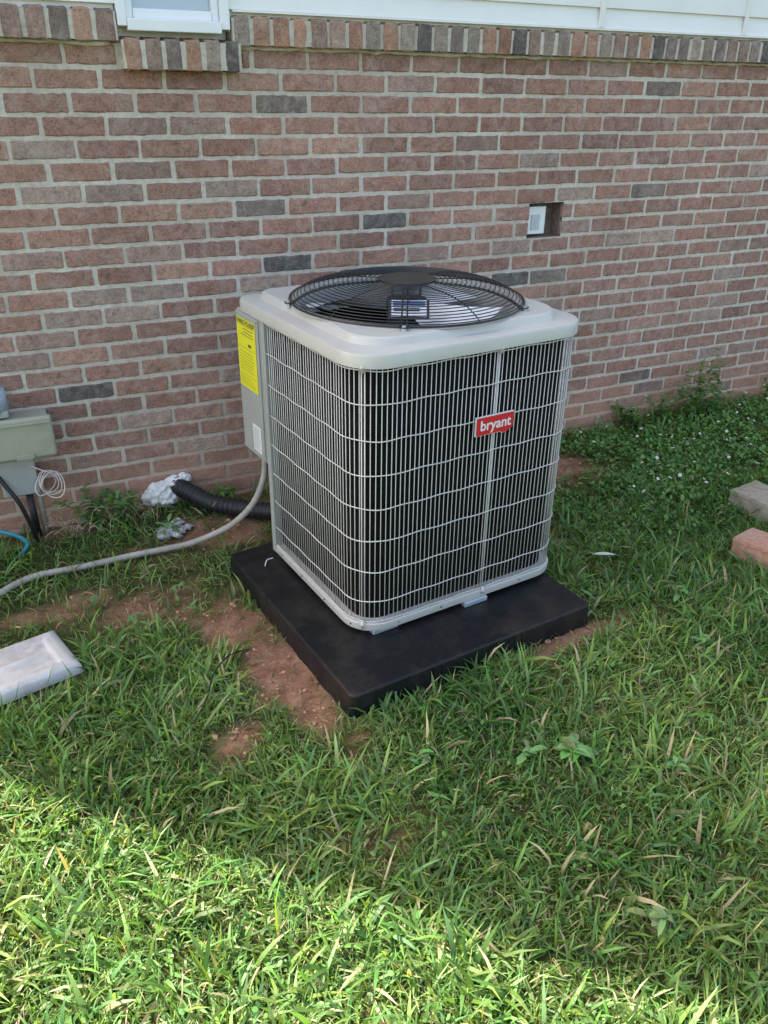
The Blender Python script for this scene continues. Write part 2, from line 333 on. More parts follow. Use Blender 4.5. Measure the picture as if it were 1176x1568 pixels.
for (s,o,h,nn) in ((3.20,.10,.44,6),(3.27,.16,.26,6),(3.14,.12,.22,5),(3.0,.08,.20,4),(2.84,.14,.14,4),(2.78,.07,.17,5),(3.75,.1,.22,4),(.28,.08,.15,5),(.16,.06,.17,5),(.62,.10,.12,4)):
    p=W(s,o,0); tall_weed(p[0],p[1],h,nn)
mb=MB()
for i in range(60):
    p=W(random.uniform(.05,.42),random.uniform(.02,.12),0); a=random.uniform(0,6.28); L=random.uniform(.06,.22)
    e=(p[0]+math.cos(a)*L*.7,p[1]-abs(math.sin(a))*L*.3,random.uniform(.02,L*.7)); mid=((p[0]+e[0])/2,(p[1]+e[1])/2,max(p[2],e[2])*.75+.02)
    v,f=tube_vf(spline([p,mid,e],4),.0012,4); mb.add(v,f,(.55,.48,.32))
mb.obj('dry_straw',M_leaf)
# ------------------------------------------------------------------ HOUSE
house=empty('brick_house'); C=.0685; LM=.2035; J=.0130; ZT=1.658
pal=[((.375,.205,.155),36),((.405,.230,.175),28),((.345,.195,.155),20),((.43,.25,.185),11),((.365,.24,.195),9),((.15,.13,.122),2.4),((.24,.185,.155),4),((.42,.30,.245),7)]
PC=[p[0] for p in pal]; PW=[p[1] for p in pal]
def bcol(): 
    c=random.choices(PC,PW)[0]; k=random.uniform(.86,1.13); return tuple(q*k for q in c)
def add_brick(mb,T,s0,s1,z0,z1,off,back,col,jit=.0022,NX=10,NZ=3):
    vs=[];fs=[];dep=random.uniform(-.0015,.0015)
    tilt=random.uniform(-.0015,.0015); e=.0035
    xs=[s0,s0+e]+[s0+(s1-s0)*i/(NX-1) for i in range(1,NX-1)]+[s1-e,s1]
    zs=[z0,z0+e]+([(z0+z1)/2] if NZ>2 else [])+[z1-e,z1]
    R=lambda a=1:random.uniform(-jit,jit)*a
    for j,zz in enumerate(zs):
        for i,xx in enumerate(xs):
            ej=j in(0,len(zs)-1); ei=i in(0,len(xs)-1)
            o=off+dep+tilt*((xx-s0)/(s1-s0)-.5)*2
            if ei or ej: o-=.0026+abs(R())
            else: o+=R(.5)
            a=xx+(R() if ei else 0); b_=zz+(R() if ej else 0)
            if ei and ej: a+=.0024*(1 if i==0 else -1); b_+=.0024*(1 if j==0 else -1)
            vs.append(T(a,o,b_))
    n=len(xs);m_=len(zs)
    for j in range(m_-1):
        for i in range(n-1): fs.append((j*n+i,j*n+i+1,(j+1)*n+i+1,(j+1)*n+i))
    ring=[i for i in range(n)]+[j*n+n-1 for j in range(1,m_)]+[(m_-1)*n+i for i in range(n-2,-1,-1)]+[j*n for j in range(m_-2,0,-1)]
    bk=len(vs)
    coords=[(xs[i],zs[0]) for i in range(n)]+[(xs[-1],zs[j]) for j in range(1,m_)]+[(xs[i],zs[-1]) for i in range(n-2,-1,-1)]+[(xs[0],zs[j]) for j in range(m_-2,0,-1)]
    for (a,b_) in coords: vs.append(T(a,back,b_))
    k=len(ring)
    for i in range(k): q=(i+1)%k; fs.append((ring[i],bk+i,bk+q,ring[q]))
    mb.add(vs,fs,col)
SL,SR,DEP=-1.55,9.0,7.0  # left end is out of frame, set so its corner casts the lawn's shadow edge
VS0,VS1=2.120,2.292; VC=(8,9)
mb=MB(); nc=26; sillrng=(.487,.878)
for c in range(nc):
    z1=ZT-c*C-J/2; z0=z1-(C-J); s=SL-(LM/2 if c%2 else 0)+.035+random.uniform(-.006,.006)
    while s<SR:
        jj=J+random.uniform(-.003,.003)
        a,b_=s+jj/2,s+LM-jj/2; s+=LM
        a=max(a,SL+.003); b_=min(b_,SR)
        if b_-a<.02: continue
        segs=[(a,b_)]
        if c in VC:
            segs=[]
            if a<VS0: segs.append((a,min(b_,VS0)))
            if b_>VS1: segs.append((max(a,VS1),b_))
        if c==0:
            ns=[]
            for (p,q) in segs:
                if q<=sillrng[0] or p>=sillrng[1]: ns.append((p,q))
                else:
                    if p<sillrng[0]-.03: ns.append((p,sillrng[0]-J))
                    if q>sillrng[1]+.03: ns.append((sillrng[1]+J,q))
            segs=ns
        for (p,q) in segs:
            if q-p<.015: continue
            zj=random.uniform(-.0014,.0014)
            add_brick(mb,W,p,q,z0+zj,z1+zj,0,-.02,bcol())
mb.obj('wall_bricks',M_brick,house)
def WE(s,off,z):
    p=W(SL,0,0); return (p[0]+nx*s-tx*off, p[1]+ny*s-ty*off, z)
def WEf(s,off,z): return WE(DEP-s,off,z)
mb=MB()
for c in range(nc):
    z1=ZT-c*C-J/2; z0=z1-(C-J); s=-(LM/2 if c%2 else 0)
    while s<DEP:
        a,b_=max(s+J/2,.0),min(s+LM-J/2,DEP-.02); s+=LM
        if b_-a>.02: add_brick(mb,WEf,a,b_,z0,z1,0,-.02,bcol(),NX=4)
mb.obj('unseen_end_wall_bricks',M_brick,house)  # guessed left wall out of view, placed as the lawn's shadow caster
mb=MB(); mo=-.0038
vz1=ZT-8*C-.001; vz0=ZT-10*C
for (a,b_,c,d) in ((SL,VS0-.004,-.1,ZT),(VS1+.004,SR,-.1,ZT),(VS0-.004,VS1+.004,-.1,vz0-.004),(VS0-.004,VS1+.004,vz1+.004,ZT)):
    mb.add([W(a,mo,c),W(b_,mo,c),W(b_,mo,d),W(a,mo,d)],[(0,1,2,3)])
mb.add([WEf(0,mo,-.1),WEf(DEP,mo,-.1),WEf(DEP,mo,ZT),WEf(0,mo,ZT)],[(0,1,2,3)])
mb.obj('mortar_joints',M_mortar,house)
mb=MB(); a0,a1=VS0-.004,VS1+.004; b0,b1=vz0-.004,vz1+.004; dp=-.085
mb.add([W(a0,mo,b0),W(a1,mo,b0),W(a1,mo,b1),W(a0,mo,b1),W(a0,dp,b0),W(a1,dp,b0),W(a1,dp,b1),W(a0,dp,b1)],[(0,4,7,3),(1,2,6,5),(0,1,5,4),(3,7,6,2),(4,5,6,7)])
mb.obj('vent_recess',simple('vent_recess_dark',(.20,.15,.12),.95,0,.4,60,bmp=.6),house)
box('vent_plate',(VS0+.0,VS0+.105,-.084,-.03,b0+.012,b1-.018),M_win,house,W,.003)
box('vent_plate_slot',(VS0+.03,VS0+.075,-.03,-.027,b0+.03,b1-.05),simple('vent_slot_grey',(.5,.53,.55),.4),house,W,.001)
def rowlock(mb,mm,s0,s1,z0,z1,proj,slope=.012):
    w=C; n=max(1,round((s1-s0)/w)); w=(s1-s0)/n
    for i in range(n):
        jj=J+random.uniform(-.002,.004)
        a=s0+i*w+jj*.5; b_=s0+(i+1)*w-jj*.5; c=random.choices([(.42,.22,.15),(.46,.265,.18),(.35,.235,.185),(.24,.18,.155),(.16,.135,.125),(.36,.28,.23)],[28,18,24,14,7,14])[0]
        k=random.uniform(.75,1.05); c=tuple(q*k for q in c); pj=proj+random.uniform(-.003,.003)
        def T(s,off,z,pj=pj): return W(s,off,z-(slope*(off/pj) if off>0 else 0)*((z-z0)/(z1-z0)))
        add_brick(mb,T,a,b_,z0+random.uniform(-.001,.001),z1+random.uniform(-.001,.001),pj,-.05,c,NX=4)
    v,f=box_vf(s0+.001,s1-.001,-.05,proj-.005,z0+.004,z1-.004-slope,W); mm.add(v,f)
mb=MB(); mm=MB()
rowlock(mb,mm,SL-.01,.484,ZT+.002,1.758,.036); rowlock(mb,mm,.852,SR,ZT+.002,1.756,.036)
rowlock(mb,mm,.490,.876,1.582,1.682,.050)
mb.obj('rowlock_cap_bricks',M_brick,house); mm.obj('rowlock_mortar',M_mortar,house)
mm=MB()
for (a,b_,z) in ((SL,.484,ZT),(.88,SR,ZT)):
    v,f=tube_vf([W(s,.002,z+random.uniform(-.004,.002)) for s in np.arange(a,b_,.03)],[.008+random.uniform(-.002,.003) for s in np.arange(a,b_,.03)],6); mm.add(v,f)
mm.obj('cap_mortar_bead',M_mortar,house,True)
def siding(name,s0,s1,z0,z1,T=W):
    mb=MB(); ex=.20; z=z0-.13
    while z<z1:
        zt=z+ex; prof=[(.004,z),(.020,z),(.020,z+.004),(.010,zt)]
        prof=[(o,max(z0,min(q,z1))) for o,q in prof]; m_=len(prof); vs=[T(s,o,q) for s in (s0,s1) for o,q in prof]
        mb.add(vs,[(i,i+m_,i+1+m_,i+1)[::-1] for i in range(m_-1)]); z+=ex
    return mb.obj(name,M_vinyl,house)
HZ=4.6  # eave height is a guess out of frame, chosen for the lawn shadow
siding('siding_a',SL,.487,1.764,HZ); siding('siding_b',.846,2.362,1.764,HZ); siding('siding_c',2.368,3.135,1.764,HZ); siding('siding_d',3.141,SR,1.764,HZ)
siding('siding_over_window',.487,.846,2.66,HZ); siding('unseen_end_siding',0,DEP,1.70,HZ,WEf)  # upper left end is unseen, guessed along with the shadow-casting corner
box('siding_backing_left',(SL,.484,-.10,.003,1.70,HZ),M_vinyl,house,W); box('siding_backing_right',(.850,SR,-.10,.003,1.70,HZ),M_vinyl,house,W)
box('siding_seam',(2.352,2.378,.018,.027,1.764,HZ),M_vinyl,house,W,.002); box('siding_seam_b',(3.128,3.146,.018,.027,1.764,HZ),M_vinyl,house,W,.002)
box('starter_strip',(.86,SR,.0,.027,1.757,1.763),M_vinyl,house,W)
wi=[('jamb_l',(.487,.516,-.03,.035,1.704,2.66)),('jamb_r',(.818,.847,-.03,.035,1.704,2.66)),('frame_sill',(.5165,.8175,-.03,.040,1.692,1.726)),('head',(.5165,.8175,-.03,.035,2.62,2.66)),
 ('sash_l',(.517,.540,-.03,.012,1.7265,2.62)),('sash_r',(.794,.817,-.03,.012,1.7265,2.62)),('sash_bottom',(.5405,.7935,-.03,.015,1.7265,1.755)),('meeting_rail',(.5405,.7935,-.03,.012,2.15,2.18))]
for nme,b_ in wi: box('window_'+nme,b_,M_win,house,W,.003)
box('window_glass',(.540,.794,-.028,-.010,1.750,2.62),M_glass,house,W)
box('window_backing',(.487,.847,-.10,-.031,1.60,2.66),M_win,house,W)
mb=MB(); ov=.22; rz=HZ+2.0
s0,s1=SL-.1,SR+.2
for (oa,za,ob,zb) in ((ov,HZ-.02,-DEP/2,rz),(-DEP-ov,HZ-.02,-DEP/2,rz)):
    v=[W(s0,oa,za),W(s1,oa,za),W(s1,ob,zb),W(s0,ob,zb),W(s0,oa,za+.12),W(s1,oa,za+.12),W(s1,ob,zb+.12),W(s0,ob,zb+.12)]
    mb.add(v,[(0,3,2,1),(4,5,6,7),(0,1,5,4),(1,2,6,5),(2,3,7,6),(3,0,4,7)])
mb.obj('unseen_roof',M_roof,house)  # Roof is out of view, guessed and placed to help cast the lawn shadow
mb=MB(); mb.add([W(SL,0,HZ),W(SL,-DEP,HZ),W(SL,-DEP/2,rz)],[(0,1,2)]); mb.add([W(SR,0,0),W(SR,-DEP,0),W(SR,-DEP,HZ),W(SR,-DEP/2,rz),W(SR,0,HZ)],[(0,1,2,3,4)])
mb.add([W(SL,-DEP,0),W(SR,-DEP,0),W(SR,-DEP,HZ),W(SL,-DEP,HZ)],[(0,1,2,3)]); mb.obj('gables_and_back',M_vinyl,house)
box('unseen_gutter',(s0,s1,ov,ov+.1,HZ-.03,HZ+.08),M_vinyl,house,W,.01)  # guessed eave edge, unseen, belongs to the added shadow caster
# ------------------------------------------------------------------ CONDENSER UNIT
ac=empty('air_conditioner_unit')
x0,y0,WU=.969,1.690,.79; cx,cy=x0+WU/2,y0+WU/2; ZB,ZTp=.088,.909
def rsq(inset,Rs,n=160):
    a=WU/2-inset; out=[]
    for i in range(n):
        t=2*math.pi*i/n; dx,dy=math.cos(t),math.sin(t)
        q=(0 if (dx<0 and dy<0) else 1 if (dx>=0 and dy<0) else 2 if dx>=0 else 3); R=max(Rs[q]-inset,.004)
        lo,hi=0,2
        for _ in range(40):
            r=(lo+hi)/2; X_,Y_=abs(dx*r),abs(dy*r); ex,ey=X_-(a-R),Y_-(a-R)
            sd=math.hypot(max(ex,0),max(ey,0))+min(max(ex,ey),0)-R
            if sd>0: hi=r
            else: lo=r
        out.append((cx+dx*r,cy+dy*r))
    return out
def circ(r,n=160): return [(cx+r*math.cos(2*math.pi*i/n),cy+r*math.sin(2*math.pi*i/n)) for i in range(n)]
def loft(name,loops,mat,parent,smooth=True,sharp=35):
    n=len(loops[0][0]); vs=[(p[0],p[1],z) for L_,z in loops for p in L_]; fs=[]
    for k in range(len(loops)-1):
        for i in range(n): j=(i+1)%n; fs.append((k*n+i,k*n+j,(k+1)*n+j,(k+1)*n+i))
    o=mesh_obj(name,vs,fs,mat,parent,smooth)
    if smooth: o.data.set_sharp_from_angle(angle=math.radians(sharp))
    return o
RC=[.105,.105,.105,.045]
def blend(A,Bq,t): return [(a[0]*(1-t)+b_[0]*t,a[1]*(1-t)+b_[1]*t) for a,b_ in zip(A,Bq)]
L0=rsq(-.006,RC); RB=[.16,.16,.16,.10]
loft('top_cover',[(rsq(.004,RC),ZTp-.002),(L0,ZTp-.004),(L0,ZTp+.026),(rsq(-.003,RC),ZTp+.032),(rsq(.004,RC),ZTp+.034),(rsq(.036,RC),ZTp+.035),(rsq(.042,RB),ZTp+.037),(rsq(.050,RB),ZTp+.054),(rsq(.056,RB),ZTp+.058),(blend(rsq(.062,RB),circ(.362),.8),ZTp+.059),(circ(.360),ZTp+.059),(circ(.352),ZTp+.064),(circ(.340),ZTp+.065),(circ(.332),ZTp+.057),(circ(.328),ZTp-.03)],M_beige,ac,True,30)
def cham(inset):
    out=[]
    for (px,py) in rsq(inset,RC):
        u,v=px-x0,py-y0; k=(v-.60)-u
        if k>0: px+=k*.5; py-=k*.5
        out.append((px,py))
    return out
loft('base_pan',[(cham(.03),ZB),(cham(.0),ZB),(cham(-.002),ZB+.004),(cham(-.002),ZB+.024),(cham(.004),ZB+.027),(cham(.03),ZB+.027)],M_beige,ac)
def path(inset,step=.01):
    R=.105-inset; P=[]; a,b_,c,d=x0+inset,y0+inset,x0+WU-inset,y0+WU-inset
    def ln(p,q):
        L_=math.dist(p,q); k=max(1,int(L_/step)); 
        for i in range(k): P.append((p[0]+(q[0]-p[0])*i/k,p[1]+(q[1]-p[1])*i/k))
    def arc(cx_,cy_,t0,t1):
        k=max(4,int(abs(t1-t0)*R/step))
        for i in range(k): t=t0+(t1-t0)*i/k; P.append((cx_+R*math.cos(t),cy_+R*math.sin(t)))
    ln((a,y0+.585),(a,b_+R)); arc(a+R,b_+R,math.pi,1.5*math.pi); ln((a+R,b_),(c-R,b_)); arc(c-R,b_+R,1.5*math.pi,2*math.pi)
    ln((c,b_+R),(c,d-R)); arc(c-R,d-R,0,.5*math.pi); ln((c-R,d),(a+.2,d)); P.append((a+.2,d)); return P
P=path(.006,.002); PA=np.array(P); seg=np.linalg.norm(np.diff(PA,axis=0),axis=1); cum=np.concatenate([[0],np.cumsum(seg)])
def at_len(s): return np.array([np.interp(s,cum,PA[:,0]),np.interp(s,cum,PA[:,1])])
mb=MB(); sp=.0152; s=.012
gz0,gz1=ZB+.014,ZTp+.006
while s<cum[-1]:
    p=at_len(s); wob=random.uniform(-.0008,.0008)
    v,f=tube_vf([(p[0]+wob,p[1],gz0),(p[0],p[1]+wob,.5),(p[0]-wob,p[1],gz1)],.0013,6); mb.add(v,f); s+=sp
zs=[.805-.1025*k for k in range(7)]
for z in zs+[ZB+.032,ZTp-.012]:
    PP=path(.0035,.012); vs=[(p[0],p[1],z+.0014*math.sin(i*.55+z*30)) for i,p in enumerate(PP)]
    v,f=tube_vf(vs,.0017,6); mb.add(v,f)
mb.obj('wire_guard',M_wire,ac,True)
mb=MB(); sc=MB()
front0=.585-.105+.105*math.pi/2-.006
for q in (.48+.075,front0+.345,front0+.715,front0+1.2):
    for dd in (-.0045,.0045):
        p=at_len(q+dd); v,f=tube_vf([(p[0],p[1],gz0),(p[0],p[1],gz1)],.0019,6); mb.add(v,f)
    p=at_len(q); c=np.array([cx,cy]); d_=(p-c)/np.linalg.norm(p-c)
    for zz in (ZTp-.002,ZB+.022):
        pp=p+d_*.006; v,f=tube_vf([(pp[0],pp[1],zz-.014),(pp[0],pp[1],zz+.014)],.006,8); sc.add(v,f)
        v,f=tube_vf([(pp[0],pp[1],zz),(pp[0]+d_[0]*.009,pp[1]+d_[1]*.009,zz)],.0055,8); sc.add(v,f)
mb.obj('guard_rods',M_wire,ac,True); sc.obj('guard_clips',M_beige,ac,True)
mb=MB()
for q in np.arange(.05,2.2,.155):
    p=at_len(q); c=np.array([cx,cy]); d_=(p-c)/np.linalg.norm(p-c); v,f=tube_vf([(p[0],p[1],ZB+.014),(p[0]+d_[0]*.010,p[1]+d_[1]*.010,ZB+.014)],.003,6); mb.add(v,f)
mb.obj('pan_rivets',M_ink,ac)
R_=path(.030,.02); R_=R_+[(x0+.23,y0+.60),(x0+.03,y0+.60)]
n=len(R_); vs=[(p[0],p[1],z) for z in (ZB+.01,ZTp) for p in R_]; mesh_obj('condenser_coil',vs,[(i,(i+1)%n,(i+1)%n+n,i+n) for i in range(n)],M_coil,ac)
mesh_obj('pan_floor',[(p[0],p[1],ZB+.012) for p in R_],[tuple(range(n))],M_plate,ac)
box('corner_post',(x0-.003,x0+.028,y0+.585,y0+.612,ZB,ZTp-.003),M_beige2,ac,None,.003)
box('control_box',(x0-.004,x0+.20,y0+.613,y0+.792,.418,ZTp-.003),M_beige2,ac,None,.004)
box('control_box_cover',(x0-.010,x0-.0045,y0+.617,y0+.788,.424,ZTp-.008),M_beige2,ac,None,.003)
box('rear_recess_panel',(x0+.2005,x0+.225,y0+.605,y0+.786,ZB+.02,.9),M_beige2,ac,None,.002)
mb=MB()
for (yy,zz) in ((.625,.435),(.780,.435),(.625,.895),(.780,.895)):
    v,f=tube_vf([(x0-.010,y0+yy,zz),(x0-.014,y0+yy,zz)],.004,8); mb.add(v,f)
mb.obj('cover_screws',M_zinc,ac)
def vplate(name,ya,yb,za,zb,x,mat): return mesh_obj(name,[(x,ya,za),(x,yb,za),(x,yb,zb),(x,ya,zb)],[(0,3,2,1)],mat,ac)
vplate('energy_label',y0+.632,y0+.780,.655,.885,x0-.0115,M_yellow)
mb=MB(); yy0,yy1=y0+.640,y0+.772
def lab(ya,yb,za,zb): mb.add([(x0-.0122,ya,za),(x0-.0122,yb,za),(x0-.0122,yb,zb),(x0-.0122,ya,zb)],[(0,3,2,1)])
lab(yy0,yy1,.862,.8632); lab(yy0,yy1,.790,.791); lab(yy0,yy1,.70,.701)
for z in (.852,.842,.832): lab(yy0+.01,yy1-random.uniform(.01,.05),z,z+.0022)
for z in (.775,.765,.755,.745,.735,.725,.715): lab(yy0+random.uniform(0,.03),yy1-.005,z,z+.0012)
lab(yy0+.03,yy1-.08,.80,.809)
for z in (.69,.682,.674,.666): lab(yy0+random.uniform(0,.05),yy1,z,z+.0010)
vplate('rating_label',y0+.632,y0+.70,.445,.540,x0-.0115,M_white)
for z in np.arange(.455,.53,.009): lab(y0+.638+random.uniform(0,.02),y0+.694,z,z+.0014)
mb.obj('label_print',M_ink,ac)
def text(name,body,loc,rot,size,mat,parent,ext=.0004,bold=.0):
    cu=D.curves.new(name,'FONT'); cu.body=body; cu.size=size; cu.extrude=ext; cu.offset=bold; cu.align_x='CENTER'; cu.align_y='CENTER'; cu.materials.append(mat)
    o=D.objects.new(name,cu); link(o,parent); o.location=loc; o.rotation_euler=rot; return o
text('energy_label_title','ENERGYGUIDE',(x0-.0122,y0+.706,.873),(math.pi/2,0,-math.pi/2),.021,M_ink,ac,0,.0003)
bx0,bx1,bz0,bz1=1.349,1.482,.660,.713
def badge(g,y,yb):
    pts=[(bx0-g,bz0-g),(bx0+.085,bz0-g),(bx0+.098,bz0-.006-g),(bx1+g-.012,bz0-g*.5),(bx1+g,bz0+.008),(bx1+g,bz1+g),(bx0-g,bz1+g)]
    n=len(pts); vs=[(p[0],yy,p[1]) for yy in (y,yb) for p in pts]
    return vs,[tuple(range(n)),tuple(range(2*n-1,n-1,-1))]+[(i,i+n,(i+1)%n+n,(i+1)%n) for i in range(n)]
v,f=badge(.002,y0-.007,y0-.001); mesh_obj('badge_rim',v,f,M_white,ac)
v,f=badge(0,y0-.009,y0-.0075); mesh_obj('badge_face',v,f,M_red,ac)
text('badge_text','bryant',((bx0+bx1)/2+.001,y0-.0097,(bz0+bz1)/2+.001),(math.pi/2,0,0),.043,M_white,ac,.0004,.0008)
# fan guard
zg=ZTp+.066; RG=.357
def prof(r):
    t=min(r/RG,1); return zg+.050*(1-t**5)+.004*(1-t)
mb=MB()
radii=list(np.linspace(.080,.31,17))+[.322,.333,.343,.351,RG]
for r in radii:
    v,f=tube_vf([(cx+r*math.cos(t),cy+r*math.sin(t),prof(r)) for t in np.linspace(0,2*math.pi,97)[:-1]],.0016 if r<RG-.001 else .0030,6,True); mb.add(v,f)
for k in range(5):
    t0=2*math.pi*k/5+.35
    for dd in (-.007,.007):
        pts=[]
        for r in np.linspace(.03,RG+.005,22):
            px,py=r*math.cos(t0)-dd*math.sin(t0),r*math.sin(t0)+dd*math.cos(t0); pts.append((cx+px,cy+py,prof(r)-.003))
        v,f=tube_vf(pts,.0022,6); mb.add(v,f)
for k in range(5):
    t0=2*math.pi*k/5+.35+.628; pts=[(cx+r*math.cos(t0),cy+r*math.sin(t0),prof(r)-.003) for r in np.linspace(.07,RG,18)]; v,f=tube_vf(pts,.0018,6); mb.add(v,f)
mb.obj('fan_guard',M_black,ac,True)
mb=MB()
v,f=tube_vf([(cx,cy,zg+.049),(cx,cy,zg+.0565)],.088,40); mb.add(v,f); v,f=tube_vf([(cx,cy,zg+.0565),(cx,cy,zg+.0585)],[.07,.066],40); mb.add(v,f)
mb.obj('guard_centre_plate',M_plate,ac)
mb=MB()
for k in range(5):
    t0=2*math.pi*k/5+.35; r=.366; px,py=cx+r*math.cos(t0),cy+r*math.sin(t0)
    v,f=tube_vf([(px,py,ZTp+.054),(px,py,ZTp+.071)],[.008,.006],8); mb.add(v,f)
mb.obj('guard_bolts',M_zinc,ac)
for k in range(5):
    t0=2*math.pi*k/5+.35; c_,s_=math.cos(t0),math.sin(t0)
    T=lambda a,b_,z,c_=c_,s_=s_:(cx+c_*a-s_*b_,cy+s_*a+c_*b_,z)
    box('guard_tab_%d'%(k+1),(.345,.376,-.012,.012,ZTp+.0655,ZTp+.0685),M_black,ac,T,.001)
mb=MB()
v,f=tube_vf([(cx,cy,zg-.005),(cx,cy,zg-.14)],.062,32); mb.add(v,f)
for k in range(3):
    t=2*math.pi*k/3; v,f=tube_vf([(cx+.05*math.cos(t),cy+.05*math.sin(t),zg-.006),(cx+.05*math.cos(t),cy+.05*math.sin(t),zg+.05)],.004,8); mb.add(v,f)
mb.obj('fan_motor',M_plate,ac,False)
mb=MB()
for k in range(3):
    t0=2*math.pi*k/3-1.75; vs=[];fs=[]
    for i,r in enumerate(np.linspace(.06,.312,8)):
        w=.20+.9*(r-.06)
        for j in range(6):
            u=(j/5-.5); a=t0+u*w*(1.0+.25*(r/.3))*1.7+.25*(r/.3); vs.append((cx+r*math.cos(a),cy+r*math.sin(a),zg-.025+u*.05+.02*(u*u)))
    for i in range(7):
        for j in range(5): a=i*6+j; fs.append((a,a+1,a+7,a+6))
    mb.add(vs,fs)
mb.obj('fan_blades',M_fan,ac,True)
lc=Vector((1.262,1.915,zg+.012)); lr=Vector((.853,-.522,0)); lu=Vector((.33,.53,.55)).normalized(); ln_=lr.cross(lu).normalized()
def LT(a,b_,c): q=lc+lr*a+lu*b_+ln_*c; return (q.x,q.y,q.z)
box('motor_label',(-.050,.050,-.028,.028,-.0015,0),M_white,ac,LT)
box('motor_label_band',(-.046,.046,.008,.024,.0004,.0012),simple('label_blue',(.05,.12,.3),.5),ac,LT)
mb=MB()
for q in (-.018,-.010,-.002): v,f=box_vf(-.044,.03,q,q+.003,.0004,.0010,LT); mb.add(v,f)
mb.obj('motor_label_print',M_ink,ac)
box('motor_label_bracket',(-.058,.058,-.034,.032,-.006,-.002),M_black,ac,LT,.001)
for i,(a,b_) in enumerate(((1.395,y0+.012),(x0+.10,y0+.035),(x0+.68,y0+.08),(x0+.10,y0+.5),(x0+.65,y0+.65))):
    box('foot_%d'%(i+1),(a-.045,a+.045,b_-.022,b_+.05,.0715,ZB-.0005),M_zinc,ac,None,.002)
# ------------------------------------------------------------------ PAD
pad=empty('condenser_pad')
PX,PY,PP_,PT=.830,1.4924,.8887,.070
def padloop(ins,R=.02,n=8):
    a,b_,c,d=PX+ins,PY+ins,PX+PP_-ins,PY+PP_-ins; out=[]
    for (qx,qy,t) in ((a+R,b_+R,math.pi),(c-R,b_+R,1.5*math.pi),(c-R,d-R,0),(a+R,d-R,.5*math.pi)):
        for i in range(n): u=t+i/(n-1)*math.pi/2; out.append((qx+R*math.cos(u),qy+R*math.sin(u)))
    return out
LL=[(padloop(-.006),-.02),(padloop(-.003),.01),(padloop(0),PT-.006),(padloop(.002),PT-.0015),(padloop(.006),PT)]
n=len(LL[0][0]); vs=[(p[0],p[1],z) for l,z in LL for p in l]; fs=[(k*n+i,k*n+(i+1)%n,(k+1)*n+(i+1)%n,(k+1)*n+i) for k in range(len(LL)-1) for i in range(n)]+[tuple((len(LL)-1)*n+i for i in range(n))]
mesh_obj('pad_slab',vs,fs,M_pad,pad)
for i,q in enumerate((.27,.30,.57,.60)): box('edge_rib_%d'%i,(PX+q,PX+q+.006,PY-.006,PY+.004,.02,PT-.004),M_pad,pad,None,.001)
v,f=tube_vf(spline([(.905,2.235,.0735),(.925,2.262,.077),(.950,2.270,.0735)],5),.0022,6); mesh_obj('zip_tie',v,f,M_white,pad)
# ------------------------------------------------------------------ lines
base=spline([W(.50,-.02,.105),W(.505,.03,.10),(.865,2.885,.092),(.925,2.80,.066),(1.01,2.72,.055),(1.10,2.62,.062),(1.13,2.50,.11),(1.14,2.40,.20)],26)
rad=[.034+.0025*math.sin(i*1.35) for i in range(len(base))]
v,f=tube_vf(base,rad,16); mesh_obj('insulated_refrigerant_line',v,f,M_rubber,None,True)
cpts=spline([(1.0,2.385,.46),(.992,2.385,.40),(.985,2.39,.32),(.955,2.43,.21),(.90,2.50,.11),(.82,2.565,.045),(.74,2.59,.022),(.655,2.605,.018),(.54,2.622,.016),(.425,2.628,.016),(.32,2.640,.016),(.23,2.648,.018),(.15,2.625,.018),(.07,2.57,.018),(-.05,2.47,.015),(-.3,2.38,.012)],16)
cpts=[(a,b_,c+.008) for a,b_,c in cpts]
v,f=tube_vf(cpts,[.0115+.0006*math.sin(i*2.1) for i in range(len(cpts))],12); mesh_obj('electrical_conduit',v,f,M_conduit,None,True)
v,f=tube_vf(spline([(.44,1.66,.03),(.50,1.72,.045),(.55,1.80,.05),(.62,1.87,.04),(.67,1.90,.02),(.70,1.90,.015)],8),.0024,6); mesh_obj('black_cord',v,f,M_rubber,None,True)
def blob(name,cs,mat,amp=.35,sub=4):
    bm=bmesh.new()
    for (c,r,sc_) in cs:
        g=bmesh.ops.create_icosphere(bm,subdivisions=sub,radius=1)
        for v in g['verts']:
            k=1+amp*noise.noise(v.co*2.2+Vector(c)*9)+amp*.5*noise.noise(v.co*5+Vector(c)*17); v.co=Vector((c[0]+v.co.x*r*sc_[0]*k,c[1]+v.co.y*r*sc_[1]*k,c[2]+v.co.z*r*sc_[2]*k))
    me=D.meshes.new(name); bm.to_mesh(me); bm.free(); me.materials.append(mat); me.polygons.foreach_set('use_smooth',[True]*len(me.polygons)); return link(D.objects.new(name,me))
blob('spray_foam',[(W(.415,.02,.07),.050,(1,.7,.95)),(W(.455,.03,.060),.046,(1,.7,.8)),(W(.495,.02,.115),.040,(1.1,.7,.6)),(W(.535,.01,.12),.028,(1,.7,.8)),(W(.44,.02,.095),.040,(1,.7,.7))],M_foam)
blob('foam_scraps',[((.73,2.76,.014),.034,(1.3,.9,.4)),((.775,2.79,.018),.024,(1,1,.6)),((.70,2.72,.014),.022,(1.2,.8,.5)),((.80,2.75,.014),.018,(1.3,1,.4)),((.745,2.71,.016),.020,(1,1.4,.4)),((.77,2.73,.016),.016,(1,1.4,.5))],simple('grey_foam_scraps',(.50,.48,.48),.8,0,.25,60,bmp=.6),.7,3)
